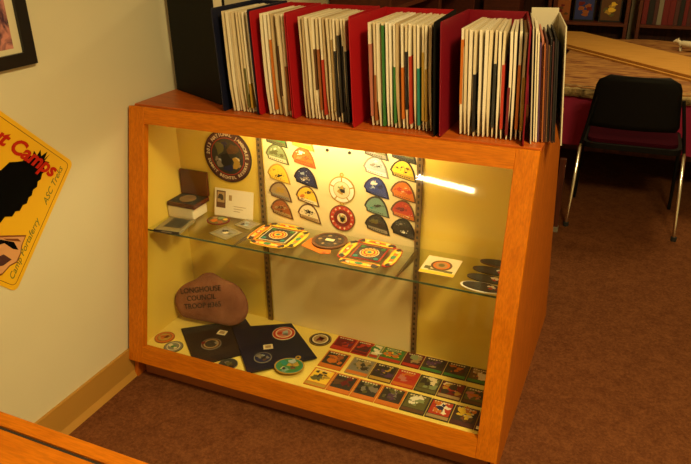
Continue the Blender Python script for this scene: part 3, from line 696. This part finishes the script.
# bird silhouette: points in wall coordinates (y, z) relative to sign centre
bird = [(-.20, -.03), (-.13, .02), (-.05, .045), (.000, .055), (.045, .058), (.075, .070), (.098, .064), (.118, .070), (.136, .082), (.152, .074), (.162, .086), (.168, .070), (.184, .082), (.182, .064), (.206, .070), (.190, .052),
        (.212, .050), (.190, .038), (.206, .028), (.184, .022), (.184, .008), (.172, .004), (.164, -.010), (.152, -.012), (.146, -.026), (.130, -.030), (.122, -.044), (.110, -.046), (.100, -.060),
        (.086, -.060), (.072, -.072), (.058, -.068), (.044, -.078), (.022, -.070), (.0, -.082), (-.04, -.075), (-.10, -.09), (-.17, -.07), (-.23, -.06)]
def fan(mb, pts, z0, z1, m, M):
    mb.prism(pts, z0, z1, m, M)
bd = MB(); bird = [(a, b - .010 if b > .05 and a > .1 else b) for a, b in bird]; fan(bd, bird, .0018, .0026, 'sign_black', WM); bd.build('bird_silhouette', SG)
tx = MB(); tx.text('Scout Camps', .062, 'sign_red', SR @ T(-.012, .150, .0030), shear=.35, off=.0020); tx.build('red_lettering', SG)
tx = MB(); BR = WM @ RZ(PI / 4)    # reads up along the lower right edge
tx.text('Camp Portaferry', .027, 'sign_green', BR @ T(-.183, -.172, .0022), shear=.4, align='LEFT'); tx.build('green_lettering', SG); tx = MB()
tx.text('ASC Treks', .027, 'sign_green', BR @ T(.052, -.172, .0022), shear=.4, align='LEFT'); tx.build('green_lettering', SG)
hd = MB(); HP = [(-.09, -.10), (-.03, -.105), (.02, -.125), (.075, -.148), (.055, -.170), (.045, -.192), (.025, -.212), (.0, -.212), (-.03, -.225), (-.09, -.215)]
fan(hd, HP, .0018, .0024, 'sign_line', WM)
cxh = sum(p[0] for p in HP) / 10; cyh = sum(p[1] for p in HP) / 10
fan(hd, [(cxh + (x - cxh) * .92, cyh + (y - cyh) * .90) for x, y in HP], .0024, .0028, 'skin_tone', WM)
fan(hd, [(-.08, -.108), (-.02, -.118), (.03, -.150), (.038, -.178), (.022, -.168), (.0, -.140), (-.08, -.128)], .0028, .0032, 'sign_black', WM)
fan(hd, [(.0, -.126), (.045, -.146), (.052, -.158), (.01, -.136)], .0032, .0036, 'sign_line', WM)
fan(hd, [(-.07, -.165), (-.01, -.170), (.01, -.195), (-.02, -.200), (-.07, -.185)], .0028, .0032, 'dye_plum', WM)
hd.build('face_drawing', SG)
# framed picture
FR = thing('framed_picture', (WX, -.144, 1.077), 'black framed picture with cream mat, upper left of the left wall', 'picture')
fw, fh = .46, .40
fr = MB()
fr.box(-fw, 0, 0, .034, 0, .018, 'frame_black', WM); fr.box(-fw, 0, fh - .034, fh, 0, .018, 'frame_black', WM)
fr.box(-.037, 0, .034, fh - .034, 0, .018, 'frame_black', WM); fr.box(-fw, -fw + .037, .034, fh - .034, 0, .018, 'frame_black', WM); fr.build('frame', FR)
MB().box(-fw + .037, -.037, .034, fh - .034, .001, .009, 'mat_board', WM).build('mat', FR)
MB().box(-fw + .062, -.062, .048, fh - .06, .009, .0095, 'picture', WM).build('print', FR)

# ------------------------------------------------------------------ foreground table
tb = thing('wooden_table', (.52, -1.16, ZF), 'orange wooden table top with grooved edge in the near left corner', 'table')
zt = .6 - ZF
MB().box(-.515, .50, .270, .298, zt - .03, zt, 'oak_x', bev=.002).build('edge_strip', tb)
MB().box(-.515, .50, .262, .270, zt - .03, zt - .006, 'slot').build('groove', tb)
MB().box(-.515, .50, -.28, .262, zt - .03, zt - .001, 'oak_x', bev=.001).build('table_top', tb)
for x in (-.49, .45):
    for y in (-.24, .22): MB().box(x - .022, x + .022, y - .022, y + .022, 0, zt - .0305, 'oak_z').build('leg', tb)

# ------------------------------------------------------------------ chair
ch = thing('stacking_chair', (1.53, 2.06, ZF), 'black shell chair on chrome legs in front of the magenta tablecloth', 'chair', rz=.02)
def curved_panel(x0, x1, z0, z1, yc, bow, t, m, r=.06, taper=.04, tilt=0, n=14):
    """upright panel, rounded top corners, bowed in plan"""
    mb = MB(); vs = []; rows = 10
    for s in (0, 1):
        for iz in range(rows + 1):
            v = iz / rows; z = z0 + (z1 - z0) * v
            hw = (x1 - x0) / 2 - taper * v
            d = (z1 - z) 
            if d < r: hw -= r - math.sqrt(max(0, r * r - (r - d) ** 2))
            d = z - z0
            if d < r * .5: hw -= (r * .5 - math.sqrt(max(0, (r * .5) ** 2 - (r * .5 - d) ** 2))) * .6
            for ix in range(n + 1):
                u = -1 + 2 * ix / n
                vs.append(((x0 + x1) / 2 + u * hw, yc + bow * (u * u) + s * t + tilt * v, z))
    N = (rows + 1) * (n + 1); fs = []
    for iz in range(rows):
        for ix in range(n):
            a = iz * (n + 1) + ix; fs.append((a, a + 1, a + n + 2, a + n + 1)); b_ = a + N; fs.append((b_, b_ + n + 1, b_ + n + 2, b_ + 1))
    for ix in range(n):
        fs.append((ix, ix + N, ix + 1 + N, ix + 1)); a = rows * (n + 1) + ix; fs.append((a, a + 1, a + 1 + N, a + N))
    for iz in range(rows):
        a = iz * (n + 1); fs.append((a, a + n + 1, a + n + 1 + N, a + N)); a += n; fs.append((a, a + N, a + n + 1 + N, a + n + 1))
    return mb.add(vs, fs, m, None, True)
zo = -ZF
curved_panel(-.232, .205, .455 + zo, .722 + zo, -.035, .03, .018, 'black_plastic', .055, .03, -.03).build('backrest', ch)
se = MB(); P = rrect(-.235, .235, -.03, .35, .06)
se.prism(P, .345 + zo, .372 + zo, 'black_plastic'); se.build('seat', ch)
MB().prism(rrect(-.215, .215, -.005, .335, .05), .3722 + zo, .39 + zo, 'burgundy').build('seat_pad', ch, label='burgundy seat pad')
for s in (-1, 1):
    MB().tube([(s * .243, -.01, .355 + zo), (s * .243, -.035, .345 + zo), (s * .262 + .006, -.09, .02)], .0095, 'chrome').build('leg', ch)
    MB().prism(circ(.014, 12), 0, .022, 'rubber', T(s * .263 + .006, -.092, 0)).build('foot_cap', ch)
    MB().tube([(s * .243, .31, .345 + zo), (s * .255, .335, .006)], .0095, 'black_plastic').build('leg', ch)
    MB().tube([(s * .243, -.01, .355 + zo), (s * .225, -.025, .46 + zo), (s * .195, -.03, .62 + zo)], .0085, 'black_plastic').build('back_upright', ch)
pp = thing('wooden_post', (1.228, 1.87, ZF), 'dark narrow wooden post standing left of the chair legs', 'post')
MB().box(-.014, .016, -.015, .015, .02, .40, 'dark_wood', bev=.002).build('shaft', pp)
MB().box(-.016, .018, -.017, .017, 0, .03, 'dye_grey', bev=.002).build('foot', pp)

# ------------------------------------------------------------------ table with magenta cloth and slab
tt = thing('display_table', (1.5, 3.2, ZF), 'long table hidden under the magenta cloth behind the chair', 'table')
MB().box(-.62, 1.7, -.72, 1.10, .555, .58, 'dark_wood').build('table_top', tt)
MB().box(-.55, 1.6, -.45, -.43, .18, .5545, 'dark_wood').build('modesty_panel', tt)
for x in (-.56, 1.6):
    for y in (-.66, 1.0): MB().box(x - .025, x + .025, y - .025, y + .025, 0, .5545, 'dark_wood').build('leg', tt)
# cloth: top sheet plus wavy front and side skirts
cl = MB(); zc = .5815 + ZF; y0 = 2.466
n = 60; vs = []
for r, (z, amp, dy) in enumerate(((zc, 0, .0), (zc - .002, .001, -.008), (zc - .10, .006, -.014), (zc - .20, .012, -.018), (zc - .275, .018, -.022))):
    for i in range(n + 1): vs.append((.86 + 2.36 * i / n, y0 + dy + amp * math.sin(i * 1.1 + r * .4), z))
fs = [(r * (n + 1) + i, r * (n + 1) + i + 1, (r + 1) * (n + 1) + i + 1, (r + 1) * (n + 1) + i) for r in range(4) for i in range(n)]
cl.add(vs, [f[::-1] for f in fs], 'magenta_cloth', None, True)
cl.box(.86, 3.22, y0, 4.32, zc, zc + .003, 'magenta_cloth'); cl.box(.855, .86, y0, 4.32, zc - .27, zc + .003, 'magenta_cloth')
tag(cl.build('tablecloth'), 'magenta cloth draped over the table behind the chair', 'tablecloth')
# rough slab
sb = thing('wood_slab', (2.0, 2.9, zc + .0035), 'thick rough-edged wooden slab lying on the magenta cloth', 'slab')
rnd = random.Random(9); m_ = 70
fr_ = [(-.98 + 2.1 * i / m_, -.47 + .012 * math.sin(i * .5) + rnd.uniform(-.006, .006)) for i in range(m_ + 1)]
bk_ = [(1.12 - 2.1 * i / 30, 1.33 + .03 * math.sin(i * .9)) for i in range(31)]
s1 = MB(); s1.prism(fr_ + bk_, .0, .056, 'slab_wood'); s1.build('slab_body', sb)
s2 = MB(); vs = []; rr = 5
for j in range(rr + 1):
    a = j / rr
    for i, (x, y) in enumerate(fr_): vs.append((x, y - .004 - .018 * math.sin(PI * a) + rnd.uniform(-.005, .005) + (.035 if j == rr else 0), .001 + .056 * a + rnd.uniform(-.002, .002) * (0 < j < rr) + (.0015 if j == rr else 0)))
s2.add(vs, [(j * (m_ + 1) + i, j * (m_ + 1) + i + 1, (j + 1) * (m_ + 1) + i + 1, (j + 1) * (m_ + 1) + i) for j in range(rr) for i in range(m_)], 'bark', None, False)
s2.build('bark_edge', sb, label='crusty greyish bark edge')
ztop = zc + .0035 + .0566
# light plank lying diagonally
P = [(.76, 3.93), (2.2, 2.36), (2.46, 2.64), (1.03, 4.32), (.76, 4.32)]
cx_, cy_ = 1.4, 3.3
pk = MB().prism([(x - cx_, y - cy_) for x, y in P], 0, .026, 'pale_plank', None)
pk.prism([(x - cx_, y - cy_) for x, y in [(.74, 3.905), (2.185, 2.33), (2.196, 2.345), (.755, 3.92)]], 0, .012, 'pale_plank')
tag(pk.build('plank', loc=(cx_, cy_, ztop)), 'long pale orange plank lying diagonally across the slab', 'plank')
# ivory figurine
fg = thing('animal_figurine', (1.77, 3.80, ztop + .0002), 'small cream carved animal figurine on the table at right edge', 'figurine', rz=-.35)
bdy = MB(); bdy.tube([(-.05, 0, .045), (-.03, 0, .05), (.02, 0, .048), (.07, 0, .046), (.10, 0, .04), (.112, 0, .036)], [.012, .021, .023, .024, .016, .006], 'ivory', 12)
bdy.tube([(-.04, 0, .052), (-.06, 0, .062), (-.075, 0, .064), (-.092, 0, .056)], [.013, .014, .013, .006], 'ivory', 10)
for s in (-1, 1): bdy.tube([(-.066, s * .008, .072), (-.062, s * .011, .084)], [.005, .002], 'ivory', 6)
bdy.build('body', fg)
for x in (-.035, .075):
    for s in (-1, 1): MB().tube([(x, s * .012, .040), (x - .004, s * .013, .018), (x + .001, s * .013, 0.0)], [.010, .007, .008], 'ivory', 8).build('leg', fg)

# ------------------------------------------------------------------ bookcases at the back
def bookcase(x, y, w, lab, shelves, seed, hgt=1.9):
    t = thing('bookcase', (x, y, ZF), lab, 'bookcase', 'dark wooden bookcases along the back wall')
    for a in (0, w - .025): MB().box(a, a + .025, 0, .32, 0, hgt, 'shelf_wood').build('side', t)
    MB().box(.025, w - .025, .305, .32, .02, hgt - .002, 'dark_wood').build('back', t)
    for z in shelves: MB().box(.026, w - .026, .002, .304, z - .022, z, 'shelf_wood').build('shelf', t)
    MB().box(.0, w, .0, .32, hgt + .0005, hgt + .025, 'shelf_wood').build('top', t)
    return t
GK = 'books in the back bookcases'
def book(x, y, z, w, d, h, c, lab, pic=None):
    t = thing('book', (x, y, z), lab, 'book', GK)
    MB().box(0, w, 0, .003, 0, h, c).build('cover', t) if pic else None
    b = MB(); b.box(0, w, .0031 if pic else 0, d, 0, h, c if not pic else 'dark')
    b.build('pages' if pic else 'volume', t)
    if pic:
        rnd = random.Random(int(x * 997)); p = MB()
        M = T(w / 2, 0, h / 2) @ RX(PI / 2)
        p.prism(rect(-w * .44, w * .44, -h * .45, h * .45), .0002, .0008, pic[0], M)
        for i, c2 in enumerate(pic[1:]):
            for k in range(2): p.prism(blob(rnd.uniform(-.25, .25) * w, (-.35 + .2 * k + .1 * i) * h * .8, w * .16, rnd, 9, .4, .6), .0008, .0012 + .0001 * i, c2, M)
        p.build('cover_picture', t)
YB = 4.36
bookcase(-.13 + .13, YB, .0 + .76, 'dark bookcase in the far left corner of the room', (.12, .42, .735, 1.1, 1.5), 1)
bookcase(.332, 1.75, .88, 'dark bookcase on the left wall behind the binders, nearer one', (.12, .42, .735, 1.1, 1.5), 4).rotation_euler[2] = PI / 2
bookcase(.332, 2.64, .88, 'dark bookcase on the left wall behind the binders, farther one', (.12, .42, .735, 1.1, 1.5), 5).rotation_euler[2] = PI / 2
bookcase(.775, YB, .575, 'dark bookcase with picture-cover books seen left of the gap', (.12, .42, .735, 1.1, 1.5), 2)
bookcase(1.415, YB, .80, 'dark bookcase with red-spined books, right of the gap', (.12, .42, .735, 1.1, 1.5), 3)
zsf = .735 + ZF + .0004
for x, w, c, pic, lab in ((.80, .10, 'dye_rust', ('rust', 'brown', 'maroon'), 'rust coloured book facing out on back shelf, nearest the white folder'),
                     (.93, .16, 'dye_black', ('blue', 'rust', 'rust', 'maroon'), 'dark blue and red picture book facing out between two others'),
                     (1.125, .165, 'dye_black', ('brown', 'olive', 'gold', 'yellow'), 'picture book with yellow lower cover beside the bookcase side')):
    book(x, YB + .07, zsf, w, .025, .25, c, lab, pic)
rnd = random.Random(12); x = 1.445; nm = ['far left', 'second', 'third', 'fourth', 'fifth', 'sixth', 'seventh', 'eighth', 'ninth', 'tenth', 'eleventh', 'twelfth', 'thirteenth', 'fourteenth', 'fifteenth', 'sixteenth']
cc = ['maroon', 'black', 'plum', 'grey', 'maroon', 'maroon', 'plum', 'black', 'maroon', 'plum', 'maroon', 'maroon', 'plum', 'red', 'black', 'maroon']
for i in range(14):
    w = rnd.uniform(.028, .05); 
    book(x, YB + .03, zsf, w - .002, .2, rnd.uniform(.24, .28), 'dye_' + cc[i], '%s spined book on the right back bookcase shelf, %s from the left' % ({'maroon': 'maroon', 'black': 'black', 'plum': 'dark brown', 'grey': 'grey', 'red': 'red'}[cc[i]], nm[i])); x += w
tag(MB().box(0, .30, 0, .22, 0, .21, 'shelf_wood', bev=.004).build('storage_box', loc=(.20, YB + .04, zsf)), 'brown storage box on the left back bookcase', 'box')

# ------------------------------------------------------------------ room lamps and added rear fill
wl = thing('work_lamp', (.345, -2.86, .930), 'lit tube lamp on the wall opposite the display case', 'lamp')
WLM = RY(.11)
MB().tube([(0, -.09, -.038), (0, -.09, -1.0)], .009, 'white_metal').build('pole', wl)
MB().prism(circ(.10, 24), -1.0065, -.99, 'white_metal', T(0, -.03, 0)).build('base', wl)
MB().box(-.27, .27, -.1395, -.02, -.04, .04, 'white_metal', WLM).build('lamp_housing', wl)
MB().tube([(-.25, 0, 0), (.19, 0, 0)], .018, 'tube_room', 12, WLM).build('lamp_tube', wl)
def area(name, loc, size, power, color, rot=(0, 0, 0)):
    l = bpy.data.lights.new(name, 'AREA'); l.shape = 'RECTANGLE'; l.size = size[0]; l.size_y = size[1]; l.energy = power; l.color = color
    o = bpy.data.objects.new(name, l); COL.objects.link(o); o.location = loc; o.rotation_euler = rot
WARM = (1, .75, .33)
area('overhead_area', (2.2, -1.0, 2.44), (.45, .45), 82, WARM)
area('overhead_area', (1.9, 2.9, 2.44), (.6, .6), 26, WARM)  # added rear fill without a fixture, brightens the slab table and plank
w = bpy.data.worlds.new('World'); sc.world = w; w.use_nodes = True
w.node_tree.nodes['Background'].inputs[0].default_value = (1, .7, .35, 1); w.node_tree.nodes['Background'].inputs[1].default_value = .15

# ------------------------------------------------------------------ camera
cam = bpy.data.cameras.new('Camera'); co = bpy.data.objects.new('Camera', cam); COL.objects.link(co)
co.location = (1.53187, -1.51577, 1.42165); co.rotation_euler = (1.1372, .0119, .4130)
cam.sensor_width = 36; cam.lens = 673.93 / 691 * 36; cam.clip_start = .02
sc.camera = co
sc.view_settings.view_transform = 'Standard'; sc.view_settings.look = 'None'; sc.view_settings.gamma = 1
sc.view_settings.exposure = 0; sc.view_settings.use_curve_mapping = False
sc.cycles.use_denoising = True; sc.cycles.max_bounces = 8; sc.cycles.transparent_max_bounces = 12
sc.cycles.sample_clamp_indirect = 4; sc.cycles.caustics_reflective = False; sc.cycles.caustics_refractive = False
